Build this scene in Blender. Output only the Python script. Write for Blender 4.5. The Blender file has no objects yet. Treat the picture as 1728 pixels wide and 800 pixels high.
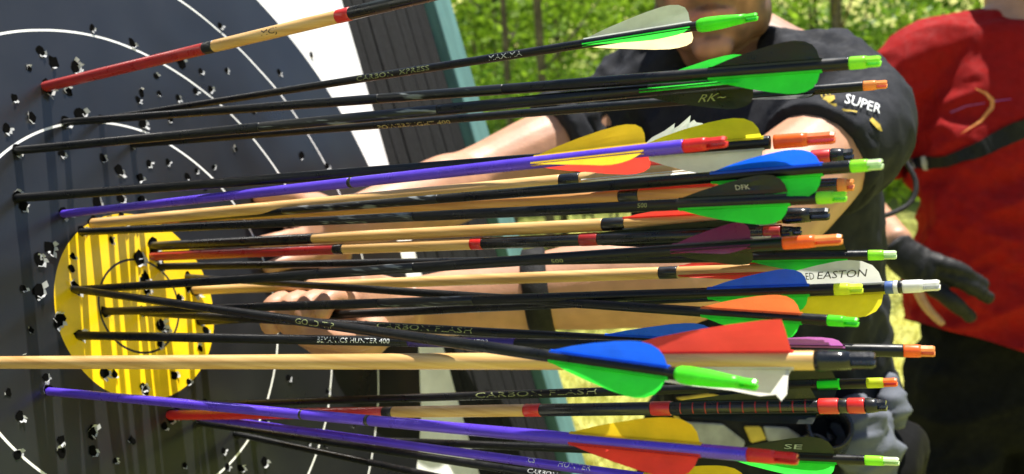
import bpy, bmesh, math, random
from mathutils import Vector, Matrix, noise
from mathutils.bvhtree import BVHTree

random.seed(7)
scene = bpy.context.scene
col = scene.collection
R = math.radians

# ------------------------------------------------------------------ camera
FPX, CX, CY = 1564.0, 864.0, 400.0          # focal length and centre in photo pixels
PITCH = R(7.9)
CAM = Vector((0, 0, 1.30))
RT = Vector((1, 0, 0))
DN = Vector((0, -math.sin(PITCH), -math.cos(PITCH)))
FW = Vector((0, math.cos(PITCH), -math.sin(PITCH)))
cd = bpy.data.cameras.new('camera')
cam = bpy.data.objects.new('camera', cd)
col.objects.link(cam)
cam.location = CAM
cam.rotation_euler = (R(90) - PITCH, 0, 0)
cd.sensor_width = 36
cd.lens = FPX / 1728 * 36
cd.clip_start = 0.02
cd.clip_end = 500
cd.dof.use_dof = True
cd.dof.focus_distance = 0.56
cd.dof.aperture_fstop = 10
scene.camera = cam

# ------------------------------------------------------------------ light
SUN = Vector((0.154, 0.147, 0.98)).normalized()      # towards the sun
world = bpy.data.worlds.new('World')
scene.world = world
world.use_nodes = True
wn = world.node_tree
sky = wn.nodes.new('ShaderNodeTexSky')
sky.sky_type = 'NISHITA'
sky.sun_disc = False
sky.sun_elevation = math.asin(SUN.z)
sky.sun_rotation = math.atan2(SUN.x, SUN.y)
wn.links.new(sky.outputs[0], wn.nodes['Background'].inputs[0])
wn.nodes['Background'].inputs[1].default_value = 0.075
sd = bpy.data.lights.new('sun', 'SUN')
sd.energy = 5.0
sd.angle = R(0.53)
sd.color = (1.0, 0.95, 0.86)
sun = bpy.data.objects.new('sun', sd)
col.objects.link(sun)
sun.rotation_euler = SUN.to_track_quat('Z', 'Y').to_euler()
vs = scene.view_settings
vs.view_transform = 'Standard'
vs.look = 'None'
vs.exposure = 1.15
vs.gamma = 1

# ------------------------------------------------------------------ helpers
def c2w(x, y, z):
    return CAM + RT * x + DN * y + FW * z
def ray(px, py):
    return RT * ((px - CX) / FPX) + DN * ((py - CY) / FPX) + FW
def P(px, py, z):
    return CAM + ray(px, py) * z
def proj(p):
    d = p - CAM
    z = d.dot(FW)
    return CX + FPX * d.dot(RT) / z, CY + FPX * d.dot(DN) / z

def tag(o, label=None, cat=None, group=None, kind=None):
    if label: o['label'] = label
    if cat: o['category'] = cat
    if group: o['group'] = group
    if kind: o['kind'] = kind
    return o
def empty(name, loc, mat=None):
    o = bpy.data.objects.new(name, None)
    col.objects.link(o)
    if mat is not None: o.matrix_world = mat
    else: o.location = loc
    o.empty_display_size = 0.05
    return o
def link(name, me, m=None, parent=None, smooth=False):
    o = bpy.data.objects.new(name, me)
    col.objects.link(o)
    if m is not None and not me.materials:
        for k in (m if isinstance(m, (list, tuple)) else [m]): me.materials.append(k)
    if parent is not None: o.parent = parent
    if smooth:
        for p in me.polygons: p.use_smooth = True
    return o
def bmobj(name, bm, m, parent=None, smooth=False):
    me = bpy.data.meshes.new(name)
    bm.normal_update()
    bm.to_mesh(me); bm.free()
    return link(name, me, m, parent, smooth)

# ------------------------------------------------------------------ materials
def nodes_of(m):
    m.use_nodes = True
    nt = m.node_tree
    return nt, nt.nodes['Principled BSDF']
def mat(name, c, rough=0.5, spec=0.5, metal=0.0, var=0.12, scale=40.0, bump=0.0, bscale=200.0, coat=0.0, stretch=None):
    m = bpy.data.materials.new(name)
    nt, b = nodes_of(m)
    N, L = nt.nodes, nt.links
    tc = N.new('ShaderNodeTexCoord')
    src = tc.outputs['Object']
    if stretch:
        mp = N.new('ShaderNodeMapping'); mp.inputs['Scale'].default_value = stretch
        L.new(src, mp.inputs[0]); src = mp.outputs[0]
    nz = N.new('ShaderNodeTexNoise'); nz.inputs['Scale'].default_value = scale; nz.inputs['Detail'].default_value = 4
    L.new(src, nz.inputs['Vector'])
    mr = N.new('ShaderNodeMapRange')
    mr.inputs[1].default_value = 0.3; mr.inputs[2].default_value = 0.7
    mr.inputs[3].default_value = 1 - var; mr.inputs[4].default_value = 1 + var
    L.new(nz.outputs[0], mr.inputs[0])
    mx = N.new('ShaderNodeVectorMath'); mx.operation = 'SCALE'
    mx.inputs[0].default_value = c[:3]
    L.new(mr.outputs[0], mx.inputs['Scale'])
    L.new(mx.outputs[0], b.inputs['Base Color'])
    wr = N.new('ShaderNodeTexNoise'); wr.inputs['Scale'].default_value = 70; wr.inputs['Detail'].default_value = 6; wr.inputs['Roughness'].default_value = .7
    L.new(tc.outputs['Object'], wr.inputs['Vector'])
    w2 = N.new('ShaderNodeMapRange'); w2.inputs[1].default_value = .35; w2.inputs[2].default_value = .7
    w2.inputs[3].default_value = max(.05, rough - .10); w2.inputs[4].default_value = min(1, rough + .22)
    L.new(wr.outputs[0], w2.inputs[0]); L.new(w2.outputs[0], b.inputs['Roughness'])
    b.inputs['Specular IOR Level'].default_value = spec
    b.inputs['Metallic'].default_value = metal
    b.inputs['Coat Weight'].default_value = coat
    b.inputs['Coat Roughness'].default_value = 0.12
    if bump:
        n2 = N.new('ShaderNodeTexNoise'); n2.inputs['Scale'].default_value = bscale; n2.inputs['Detail'].default_value = 3
        L.new(src, n2.inputs['Vector'])
        bp = N.new('ShaderNodeBump'); bp.inputs['Strength'].default_value = bump; bp.inputs['Distance'].default_value = 0.002
        L.new(n2.outputs[0], bp.inputs['Height']); L.new(bp.outputs[0], b.inputs['Normal'])
    return m
def glow(name, c, trans=0.4, rough=0.35, var=0.11, scale=75):
    """thin plastic, leaf or feather: lets part of the light through"""
    m = mat(name, c, rough, 0.45, var=var, scale=scale)
    nt = m.node_tree; N, L = nt.nodes, nt.links
    b = N['Principled BSDF']; out = N['Material Output']
    t = N.new('ShaderNodeBsdfTranslucent')
    L.new(b.inputs['Base Color'].links[0].from_socket, t.inputs[0])
    s = N.new('ShaderNodeMixShader'); s.inputs[0].default_value = trans
    L.new(b.outputs[0], s.inputs[1]); L.new(t.outputs[0], s.inputs[2]); L.new(s.outputs[0], out.inputs[0])
    return m
def wood(name, c1, c2):
    m = bpy.data.materials.new(name)
    nt, b = nodes_of(m); N, L = nt.nodes, nt.links
    tc = N.new('ShaderNodeTexCoord')
    mp = N.new('ShaderNodeMapping'); mp.inputs['Scale'].default_value = (12, 12, 380)
    L.new(tc.outputs['Object'], mp.inputs[0])
    nz = N.new('ShaderNodeTexNoise'); nz.inputs['Scale'].default_value = 1.0; nz.inputs['Detail'].default_value = 5
    L.new(mp.outputs[0], nz.inputs['Vector'])
    r = N.new('ShaderNodeValToRGB')
    r.color_ramp.elements[0].position = 0.3; r.color_ramp.elements[0].color = (*c1, 1)
    r.color_ramp.elements[1].position = 0.7; r.color_ramp.elements[1].color = (*c2, 1)
    L.new(nz.outputs[0], r.inputs[0]); L.new(r.outputs[0], b.inputs['Base Color'])
    b.inputs['Roughness'].default_value = 0.38
    b.inputs['Coat Weight'].default_value = 0.35; b.inputs['Coat Roughness'].default_value = 0.25
    return m
def camo(name):
    m = bpy.data.materials.new(name)
    nt, b = nodes_of(m); N, L = nt.nodes, nt.links
    tc = N.new('ShaderNodeTexCoord')
    mp = N.new('ShaderNodeMapping'); mp.inputs['Scale'].default_value = (45, 45, 420)
    mp.inputs['Rotation'].default_value = (0, R(12), 0)
    L.new(tc.outputs['Object'], mp.inputs[0])
    nz = N.new('ShaderNodeTexNoise'); nz.inputs['Scale'].default_value = 1; nz.inputs['Detail'].default_value = 3
    L.new(mp.outputs[0], nz.inputs['Vector'])
    r = N.new('ShaderNodeValToRGB')
    e = r.color_ramp.elements
    e[0].position = 0.57; e[0].color = (0.005, 0.0055, 0.006, 1)
    e[1].position = 0.66; e[1].color = (0.15, 0.165, 0.17, 1)
    L.new(nz.outputs[0], r.inputs[0]); L.new(r.outputs[0], b.inputs['Base Color'])
    b.inputs['Roughness'].default_value = 0.34
    return m

M = {}
M['carbon'] = mat('carbon', (0.0045, 0.005, 0.006), 0.32, 0.34, var=0.3, scale=300)
M['camo'] = camo('camo_carbon')
M['purple'] = mat('purple_anodised', (0.10, 0.045, 0.62), 0.32, 0.6, metal=0.35, var=0.1, scale=60)
M['dpurple'] = mat('dark_purple_anodised', (0.035, 0.018, 0.16), 0.3, 0.6, metal=0.3, var=0.15, scale=60)
M['wood'] = wood('pine_wood', (0.46, 0.25, 0.075), (0.66, 0.42, 0.17))
M['wood2'] = wood('red_brown_wood', (0.38, 0.17, 0.05), (0.52, 0.26, 0.085))
M['red'] = mat('red_lacquer', (0.50, 0.015, 0.012), 0.3, 0.5, coat=0.4, var=0.15)
M['dred'] = mat('dark_red_lacquer', (0.30, 0.012, 0.012), 0.32, 0.5, coat=0.4, var=0.15)
M['black'] = mat('black_lacquer', (0.006, 0.006, 0.007), 0.28, 0.5, coat=0.3, var=0.2)
M['silver'] = mat('silver_print', (0.42, 0.44, 0.44), 0.4)
M['olive'] = mat('olive_print', (0.24, 0.27, 0.12), 0.5)
M['white_ink'] = mat('white_ink', (0.75, 0.77, 0.78), 0.5)
M['black_ink'] = mat('black_ink', (0.02, 0.02, 0.022), 0.5)
M['blue_ink'] = mat('blue_ring', (0.05, 0.10, 0.30), 0.35)
for k, c, t in (('v_green', (0.04, 0.88, 0.06), .40), ('v_blue', (0.008, 0.12, 0.90), .35), ('v_yellow', (0.90, 0.62, 0.02), .38),
                ('v_lemon', (0.82, 0.72, 0.03), .38), ('v_red', (0.80, 0.05, 0.035), .38), ('v_white', (0.74, 0.80, 0.72), .40),
                ('v_cream', (0.80, 0.68, 0.36), .42), ('v_purple', (0.22, 0.03, 0.13), .25), ('v_violet', (0.42, 0.12, 0.42), .35), ('v_grey', (0.62, 0.63, 0.62), .35),
                ('v_black', (0.006, 0.011, 0.007), .05), ('v_orange', (0.75, 0.18, 0.05), .38)):
    M[k] = glow(k, c, min(.58, t * 1.4), 0.33)
def barbs(m, k=.28):
    nt = m.node_tree; N, L = nt.nodes, nt.links
    w = N.new('ShaderNodeTexWave'); w.inputs['Scale'].default_value = 520; w.inputs['Distortion'].default_value = 2.5; w.inputs['Detail'].default_value = 2
    mp = N.new('ShaderNodeMapping'); mp.inputs['Rotation'].default_value = (0, R(35), R(30))
    tc = N.new('ShaderNodeTexCoord'); L.new(tc.outputs['Object'], mp.inputs[0]); L.new(mp.outputs[0], w.inputs['Vector'])
    b = N['Principled BSDF']; src = b.inputs['Base Color'].links[0].from_socket
    mr = N.new('ShaderNodeMapRange'); mr.inputs[3].default_value = 1 - k; mr.inputs[4].default_value = 1
    L.new(w.outputs['Fac'], mr.inputs[0])
    s = N.new('ShaderNodeVectorMath'); s.operation = 'SCALE'; L.new(src, s.inputs[0]); L.new(mr.outputs[0], s.inputs['Scale'])
    for l in list(src.links):
        if l.to_node != s: t = l.to_socket; L.remove(l); L.new(s.outputs[0], t)
    bp = N.new('ShaderNodeBump'); bp.inputs['Strength'].default_value = .3; bp.inputs['Distance'].default_value = .0003
    L.new(w.outputs['Fac'], bp.inputs['Height']); L.new(bp.outputs[0], b.inputs['Normal'])
M['f_white'] = glow('white_feather', (0.85, 0.84, 0.80), 0.4, 0.7)
M['f_red'] = glow('red_feather', (0.82, 0.07, 0.05), 0.4, 0.65, var=0.1)
barbs(M['f_white'], .22); barbs(M['f_red'])
for k, c, t in (('n_green', (0.10, 0.78, 0.03), .35), ('n_lime', (0.35, 0.80, 0.05), .4), ('n_orange', (0.85, 0.16, 0.03), .3), ('n_amber', (0.85, 0.36, 0.10), .4),
                ('n_red', (0.70, 0.03, 0.03), .3), ('n_white', (0.80, 0.80, 0.78), .25), ('n_yellow', (0.65, 0.75, 0.04), .4), ('n_pale', (0.70, 0.85, 0.55), .4)):
    M[k] = glow(k, c, t, 0.28)
M['n_black'] = mat('black_nock', (0.006, 0.007, 0.009), 0.22, 0.5, var=0.2)
M['foam'] = mat('black_foam', (0.008, 0.008, 0.009), 0.8, 0.25, var=0.45, scale=14, bump=0.8, bscale=60, stretch=(9, 1, 0.7))
M['teal'] = mat('teal_painted_wood', (0.10, 0.215, 0.21), 0.6, 0.3, var=0.28, scale=9, bump=0.4, bscale=30, stretch=(4, 4, 0.6))
M['hole'] = mat('hole_black', (0.004, 0.004, 0.004), 0.95, 0.0)
M['torn'] = glow('torn_paper', (0.50, 0.51, 0.52), 0.3, 0.8)
M['bark'] = mat('bark', (0.10, 0.085, 0.06), 0.9, 0.2, var=0.4, scale=20, bump=1.0, bscale=40)
M['leaf'] = glow('lime_leaf', (0.22, 0.36, 0.025), 0.5, 0.5, var=0.5, scale=2.2)
M['leaf2'] = glow('deep_green_leaf', (0.12, 0.24, 0.022), 0.45, 0.5, var=0.5, scale=2.0)
M['blade'] = glow('yellow_green_grass', (0.50, 0.47, 0.11), 0.4, 0.6, var=0.45, scale=3.0)
M['tee_grey'] = mat('charcoal_cotton', (0.013, 0.0145, 0.020), 0.85, 0.25, var=0.12, scale=90, bump=0.35, bscale=900)
M['tee_red'] = mat('red_cotton', (0.25, 0.005, 0.005), 0.8, 0.15, var=0.1, scale=60, bump=0.3, bscale=900)
M['trouser'] = mat('black_trouser_cloth', (0.003, 0.003, 0.0035), 0.9, 0.15, var=0.2, scale=60)
M['glove'] = mat('black_glove_leather', (0.007, 0.007, 0.008), 0.6, 0.3, var=0.2, scale=80, bump=0.4, bscale=500)
M['webbing'] = mat('black_webbing', (0.005, 0.005, 0.006), 0.7, 0.3, var=0.2, scale=200, bump=0.5, bscale=900)
M['hair'] = mat('dark_brown_hair', (0.03, 0.018, 0.012), 0.6, 0.4, var=0.4, scale=160, bump=0.8, bscale=400)
M['grey_cloth'] = mat('grey_cloth', (0.11, 0.12, 0.145), 0.85, 0.2, var=0.15, scale=50, bump=0.3, bscale=700)
M['pouch_grey'] = mat('grey_pouch_panel', (0.30, 0.30, 0.29), 0.7, 0.3, var=0.25, scale=60)
M['pouch_yellow'] = mat('yellow_pouch_strip', (0.55, 0.40, 0.06), 0.7, 0.3, var=0.2, scale=60)
M['shoe'] = mat('dark_shoe', (0.02, 0.02, 0.02), 0.6, 0.4)

def skin_mat():
    m = bpy.data.materials.new('skin')
    nt, b = nodes_of(m); N, L = nt.nodes, nt.links
    at = N.new('ShaderNodeAttribute'); at.attribute_name = 'Col'
    nz = N.new('ShaderNodeTexNoise'); nz.inputs['Scale'].default_value = 45; nz.inputs['Detail'].default_value = 5
    tc = N.new('ShaderNodeTexCoord'); L.new(tc.outputs['Object'], nz.inputs['Vector'])
    mr = N.new('ShaderNodeMapRange'); mr.inputs[1].default_value = .3; mr.inputs[2].default_value = .7
    mr.inputs[3].default_value = .86; mr.inputs[4].default_value = 1.12
    L.new(nz.outputs[0], mr.inputs[0])
    s = N.new('ShaderNodeVectorMath'); s.operation = 'SCALE'
    L.new(at.outputs['Color'], s.inputs[0]); L.new(mr.outputs[0], s.inputs['Scale']); L.new(s.outputs[0], b.inputs['Base Color'])
    b.inputs['Roughness'].default_value = 0.5
    b.inputs['Subsurface Weight'].default_value = 0.12
    b.inputs['Subsurface Radius'].default_value = (0.01, 0.004, 0.002)
    b.inputs['Subsurface Scale'].default_value = 0.5
    n2 = N.new('ShaderNodeTexNoise'); n2.inputs['Scale'].default_value = 350; n2.inputs['Detail'].default_value = 3
    L.new(tc.outputs['Object'], n2.inputs['Vector'])
    bp = N.new('ShaderNodeBump'); bp.inputs['Strength'].default_value = .25; bp.inputs['Distance'].default_value = .001
    L.new(n2.outputs[0], bp.inputs['Height']); L.new(bp.outputs[0], b.inputs['Normal'])
    return m
M['skin'] = skin_mat()

def face_mat():
    """printed field target face: yellow spot, black rings with white lines, white paper"""
    m = bpy.data.materials.new('target_print')
    nt, b = nodes_of(m); N, L = nt.nodes, nt.links
    tc = N.new('ShaderNodeTexCoord')
    mp = N.new('ShaderNodeMapping'); mp.inputs['Scale'].default_value = (1, 0, 1)
    L.new(tc.outputs['Object'], mp.inputs[0])
    ln = N.new('ShaderNodeVectorMath'); ln.operation = 'LENGTH'
    L.new(mp.outputs[0], ln.inputs[0])
    rd = N.new('ShaderNodeValToRGB'); cr = rd.color_ramp; cr.interpolation = 'CONSTANT'
    mr = N.new('ShaderNodeMath'); mr.operation = 'MULTIPLY'; mr.inputs[1].default_value = 2.0
    L.new(ln.outputs['Value'], mr.inputs[0]); L.new(mr.outputs[0], rd.inputs[0])
    Y = (0.86, 0.56, 0.005, 1); K = (0.0105, 0.011, 0.013, 1); W = (0.80, 0.80, 0.80, 1)
    stops = [(0, Y), (.0385, K), (.0403, Y), (.0797, K), (.1592, W), (.1608, K), (.2392, W), (.2408, K), (.3192, W), (.3208, K), (.400, W)]
    for i, (p, c) in enumerate(stops):
        e = cr.elements[i] if i < 2 else cr.elements.new(p * 2)
        e.position = p * 2; e.color = c
    nz = N.new('ShaderNodeTexNoise'); nz.inputs['Scale'].default_value = 9; nz.inputs['Detail'].default_value = 8; nz.inputs['Roughness'].default_value = .65
    L.new(tc.outputs['Object'], nz.inputs['Vector'])
    m2 = N.new('ShaderNodeMapRange'); m2.inputs[1].default_value = .35; m2.inputs[2].default_value = .7; m2.inputs[3].default_value = .80; m2.inputs[4].default_value = 1.25
    L.new(nz.outputs[0], m2.inputs[0])
    s = N.new('ShaderNodeVectorMath'); s.operation = 'SCALE'
    L.new(rd.outputs[0], s.inputs[0]); L.new(m2.outputs[0], s.inputs['Scale'])
    L.new(s.outputs[0], b.inputs['Base Color'])
    m3 = N.new('ShaderNodeMapRange'); m3.inputs[3].default_value = .20; m3.inputs[4].default_value = .40
    L.new(nz.outputs[0], m3.inputs[0]); L.new(m3.outputs[0], b.inputs['Roughness'])
    b.inputs['Specular IOR Level'].default_value = .8
    return m
M['face'] = face_mat()

def ground_mat():
    m = bpy.data.materials.new('meadow_ground')
    nt, b = nodes_of(m); N, L = nt.nodes, nt.links
    tc = N.new('ShaderNodeTexCoord')
    a = N.new('ShaderNodeTexNoise'); a.inputs['Scale'].default_value = .8; a.inputs['Detail'].default_value = 8; a.inputs['Roughness'].default_value = .7
    L.new(tc.outputs['Object'], a.inputs['Vector'])
    r = N.new('ShaderNodeValToRGB'); e = r.color_ramp.elements
    e[0].position = .35; e[0].color = (.20, .26, .04, 1); e[1].position = .65; e[1].color = (.44, .40, .11, 1)
    L.new(a.outputs[0], r.inputs[0]); L.new(r.outputs[0], b.inputs['Base Color'])
    b.inputs['Roughness'].default_value = .95
    return m
M['ground'] = ground_mat()

# ------------------------------------------------------------------ shape helpers
def box(bm, lo, hi, bev=0.0):
    r = bmesh.ops.create_cube(bm, size=1.0)
    vs_ = r['verts']
    for v in vs_:
        v.co = Vector((lo[i] + (hi[i] - lo[i]) * (v.co[i] + .5) for i in range(3)))
    if bev:
        es = list({e for v in vs_ for e in v.link_edges})
        bmesh.ops.bevel(bm, geom=es, offset=bev, segments=2, profile=.5, affect='EDGES')
def frame_of(t, hint=None):
    t = t.normalized()
    s = hint if hint is not None else (Vector((0, 0, 1)) if abs(t.z) < .9 else Vector((1, 0, 0)))
    s = s - t * s.dot(t)
    if s.length < 1e-5: s = t.orthogonal()
    s.normalize()
    return s, t.cross(s)
def catmull(pts, rad, n=4):
    if len(pts) < 3: n = max(n, 2)
    op, orr = [], []
    for i in range(len(pts) - 1):
        p0 = pts[max(i - 1, 0)]; p1 = pts[i]; p2 = pts[i + 1]; p3 = pts[min(i + 2, len(pts) - 1)]
        for k in range(n):
            t = k / n
            op.append(.5 * (2 * p1 + (p2 - p0) * t + (2 * p0 - 5 * p1 + 4 * p2 - p3) * t * t + (3 * p1 - p0 - 3 * p2 + p3) * t ** 3))
            s = t * t * (3 - 2 * t)
            orr.append(tuple(rad[i][j] * (1 - s) + rad[i + 1][j] * s for j in (0, 1)))
    op.append(pts[-1].copy()); orr.append(tuple(rad[-1]))
    return op, orr
def tube(bm, pts, radii, hint=None, seg=16, sub=4, cap=0.6):
    """closed tube through pts; radii are numbers or (along hint, across hint); ends rounded by cap"""
    rad = [(r, r) if not isinstance(r, (tuple, list)) else tuple(r) for r in radii]
    pts = [Vector(p) for p in pts]
    p2, r2 = catmull(pts, rad, sub) if sub else (pts, rad)
    if cap:
        for end in (0, 1):
            q = p2[0] if end == 0 else p2[-1]; rr = r2[0] if end == 0 else r2[-1]
            d = (p2[0] - p2[1]) if end == 0 else (p2[-1] - p2[-2])
            d.normalize(); L = cap * min(rr)
            ex = [(q + d * L * math.sin(a), tuple(x * math.cos(a) for x in rr)) for a in (R(30), R(58), R(80))]
            for e in ex:
                if end == 0: p2.insert(0, e[0]); r2.insert(0, e[1])
                else: p2.append(e[0]); r2.append(e[1])
    rings = []; s = hint
    for i, p in enumerate(p2):
        t = p2[min(i + 1, len(p2) - 1)] - p2[max(i - 1, 0)]
        a, b_ = frame_of(t, s); s = a
        if hint is not None: a, b_ = frame_of(t, hint)
        ring = []
        for k in range(seg):
            th = 2 * math.pi * k / seg
            ring.append(bm.verts.new(p + a * (r2[i][0] * math.cos(th)) + b_ * (r2[i][1] * math.sin(th))))
        rings.append(ring)
    for i in range(len(rings) - 1):
        for k in range(seg):
            bm.faces.new((rings[i][k], rings[i][(k + 1) % seg], rings[i + 1][(k + 1) % seg], rings[i + 1][k]))
    bm.faces.new(list(reversed(rings[0]))); bm.faces.new(rings[-1])
def ell(bm, c, r, rot=None):
    m = Matrix.Translation(Vector(c)) @ (rot.to_4x4() if rot else Matrix()) @ Matrix.Diagonal((*r, 1))
    bmesh.ops.create_uvsphere(bm, u_segments=20, v_segments=12, radius=1.0, matrix=m)
def union(bm, voxel, smooth=4, fac=.5):
    """one continuous skin over everything in bm"""
    bmesh.ops.recalc_face_normals(bm, faces=bm.faces)
    me = bpy.data.meshes.new('tmp'); bm.to_mesh(me); bm.free()
    o = bpy.data.objects.new('tmp', me); col.objects.link(o)
    r = o.modifiers.new('r', 'REMESH'); r.mode = 'VOXEL'; r.voxel_size = voxel
    if smooth:
        s = o.modifiers.new('s', 'SMOOTH'); s.factor = fac; s.iterations = smooth
    dg = bpy.context.evaluated_depsgraph_get()
    out = bpy.data.meshes.new_from_object(o.evaluated_get(dg))
    bpy.data.objects.remove(o); bpy.data.meshes.remove(me)
    for p in out.polygons: p.use_smooth = True
    return out
def cut(me, co, no):
    """cut away the side of a mesh that no points to"""
    bm = bmesh.new(); bm.from_mesh(me)
    bmesh.ops.bisect_plane(bm, geom=bm.verts[:] + bm.edges[:] + bm.faces[:], plane_co=co, plane_no=no, clear_outer=True)
    bm.to_mesh(me); bm.free()
    for p in me.polygons: p.use_smooth = True
def displace(me, fn):
    ns = [v.normal.copy() for v in me.vertices]
    for v, n in zip(me.vertices, ns): v.co += n * fn(v.co)
    me.update()
def shift(me, org):
    me.transform(Matrix.Translation(-Vector(org)))
def bvh_of(me):
    return BVHTree.FromPolygons([v.co.copy() for v in me.vertices], [tuple(p.vertices) for p in me.polygons])

# ------------------------------------------------------------------ target frame of reference
FC = c2w(-.3173, .05915, .78336)
FH = (RT * .43159 + DN * -.12359 + FW * .89356).normalized()
_v = (RT * .27974 + DN * .96007 + FW * -.00233)
FU = -(_v - FH * _v.dot(FH)).normalized()
FN = FU.cross(FH)                       # into the target (X=h, Y=in, Z=up)
FM = Matrix((FH, FN, FU)).transposed().to_4x4(); FM.translation = FC
FMI = FM.inverted()
def on_face(px, py):
    r = ray(px, py)
    return CAM + r * ((FC - CAM).dot(FN) / r.dot(FN))
def paper_y(x, z):
    return -.0052 + .0022 * noise.noise(Vector((x * 9, z * 7, 1.3))) + .0009 * noise.noise(Vector((x * 26, z * 22, 5.1)))

# ------------------------------------------------------------------ ground and far vegetation
bm = bmesh.new()
n = 60
def hill(x, y):
    d = max(0, max(y - 14, x - 14)); return .28 * d * d / (d + 8)
gv = [[bm.verts.new((-120 + 240 * i / n, -120 + 240 * j / n, hill(-120 + 240 * i / n, -120 + 240 * j / n))) for i in range(n + 1)] for j in range(n + 1)]
for j in range(n):
    for i in range(n): bm.faces.new((gv[j][i], gv[j][i + 1], gv[j + 1][i + 1], gv[j + 1][i]))
tag(bmobj('ground', bm, M['ground']), 'grassy meadow ground under the target', 'ground', kind='structure')

def leaves(vl, fl, c, r, count, size, shell=.35):
    for _ in range(count):
        while True:
            d = Vector((random.uniform(-1, 1), random.uniform(-1, 1), random.uniform(-1, 1)))
            if .05 < d.length < 1 and (d.length > shell or random.random() < .3): break
        p = Vector((c[0] + d.x * r[0], c[1] + d.y * r[1], c[2] + d.z * r[2]))
        if p.z < .03: continue
        a = Vector((random.gauss(0, 1), random.gauss(0, 1), random.gauss(0, .7))).normalized()
        b_ = a.cross(Vector((random.gauss(0, 1), random.gauss(0, 1), random.gauss(0, 1)))).normalized()
        s = size * random.uniform(.6, 1.4)
        i = len(vl)
        vl += [p - a * s, p + b_ * s * .45, p + a * s, p - b_ * s * .45]
        fl.append((i, i + 1, i + 2, i + 3))
def plant(name, label, cat, x, y, h, w, nleaf, lsize, trunks, lm, group=None, low=.15, clumps=16):
    root = empty(name, (x, y, 0))
    tag(root, label, cat, group)
    bm = bmesh.new()
    tips = []
    for k in range(trunks):
        a = random.uniform(0, 6.28); ln = random.uniform(.15, .45) * w
        t0 = Vector((math.cos(a) * .05 * (trunks > 1), math.sin(a) * .05 * (trunks > 1), 0))
        t1 = t0 + Vector((math.cos(a) * ln * .4, math.sin(a) * ln * .4, h * .45)); t2 = Vector((math.cos(a) * ln, math.sin(a) * ln, h * .88))
        r0 = .0065 * h / max(1, trunks ** .5) + .008
        tube(bm, [t0, t1, t2], [r0, r0 * .7, r0 * .25], seg=7, sub=3, cap=0)
        for q in range(5):
            f = random.uniform(.3, .95); b0 = t0.lerp(t1, f / .5) if f < .5 else t1.lerp(t2, (f - .5) * 2)
            a2 = random.uniform(0, 6.28); e = b0 + Vector((math.cos(a2) * w * .4, math.sin(a2) * w * .4, h * random.uniform(.05, .2)))
            tube(bm, [b0, e], [r0 * .35, r0 * .12], seg=5, sub=0, cap=0); tips.append(e)
        tips.append(t2)
    bmobj('trunk', bm, M['bark'], root, True)
    vl, fl = [], []
    for k in range(clumps):
        if k < len(tips): c = tips[k]
        else:
            a = random.uniform(0, 6.28); rr = w * .5 * random.random() ** .5
            c = Vector((math.cos(a) * rr, math.sin(a) * rr, random.uniform(low, .95) * h))
        cr = w * random.uniform(.16, .30)
        leaves(vl, fl, c, (cr, cr, cr * .75), nleaf // clumps, lsize)
    me = bpy.data.meshes.new('crown'); me.from_pydata(vl, [], fl)
    link('crown', me, lm, root)
    return root
G = 'young trees and bushes behind the archers'
plant('young_tree', 'leafy lime crown of a young tree behind the straight dark trunk', 'tree', .52, 9.0, 5.0, 2.8, 5200, .050, 1, M['leaf'], G, low=.2, clumps=26)
plant('young_tree', 'slender sapling with three thin stems beside the teal post', 'tree', -.1, 10.5, 4.6, 2.4, 4600, .05, 3, M['leaf'], G, low=.15, clumps=24)
plant('bush', 'low dark green bush at the foot of the teal post', 'bush', -.25, 8.2, 1.5, 1.9, 4200, .035, 5, M['leaf2'], G, clumps=20)
plant('bush', 'low lime green bush just behind the charcoal sleeve', 'bush', .75, 7.6, 1.55, 1.6, 4200, .034, 5, M['leaf'], G, clumps=20)
plant('bush', 'tall lime bush hidden partly by the bearded man', 'bush', 2.0, 9.6, 2.8, 2.4, 5000, .045, 6, M['leaf'], G, clumps=24)
plant('young_tree', 'young tree with a forked stem between the two archers', 'tree', 3.55, 10.2, 4.4, 2.2, 4000, .045, 4, M['leaf2'], G, low=.3, clumps=22)
plant('bush', 'yellow green bush between the bearded man and the red shirt', 'bush', 3.0, 9.0, 1.9, 1.7, 4200, .038, 5, M['leaf'], G, clumps=20)
plant('bush', 'broad green bush behind the red shirt shoulder', 'bush', 4.6, 9.4, 2.2, 2.0, 4200, .04, 5, M['leaf'], G, clumps=20)
plant('young_tree', 'dark straight trunk of a young tree behind the grey sleeve', 'tree', .30, 6.6, 5.2, 1.9, 2600, .045, 1, M['leaf'], G, low=.62, clumps=16)
plant('young_tree', 'thin dark stem of a sapling between the teal post and the straight trunk', 'tree', .04, 7.0, 4.2, 1.5, 1800, .04, 1, M['leaf'], G, low=.62, clumps=14)
plant('young_tree', 'dark stemmed young tree beside the red shoulder', 'tree', 2.55, 6.8, 4.6, 1.6, 2200, .045, 2, M['leaf'], G, low=.6, clumps=14)
vl, fl = [], []
for k in range(420):
    if k < 300: x = random.uniform(-9, 15); y = random.uniform(12.5, 17); z = random.uniform(.1, 6.5)
    else: x = random.uniform(11, 16); y = random.uniform(-6, 13); z = random.uniform(.1, 5.5)      # unseen stretch on the right, added to darken reflections in the lower target face
    c = random.uniform(.5, 1.1)
    leaves(vl, fl, (x, y, z), (c, c, c * .7), 170, .12)
me = bpy.data.meshes.new('woodland'); me.from_pydata(vl, [], fl)
tag(link('woodland', me, M['leaf2']), 'leafy green woodland edge far behind the archers, plus an added unseen stretch to the right', 'woodland', kind='stuff')
vl, fl = [], []
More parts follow.
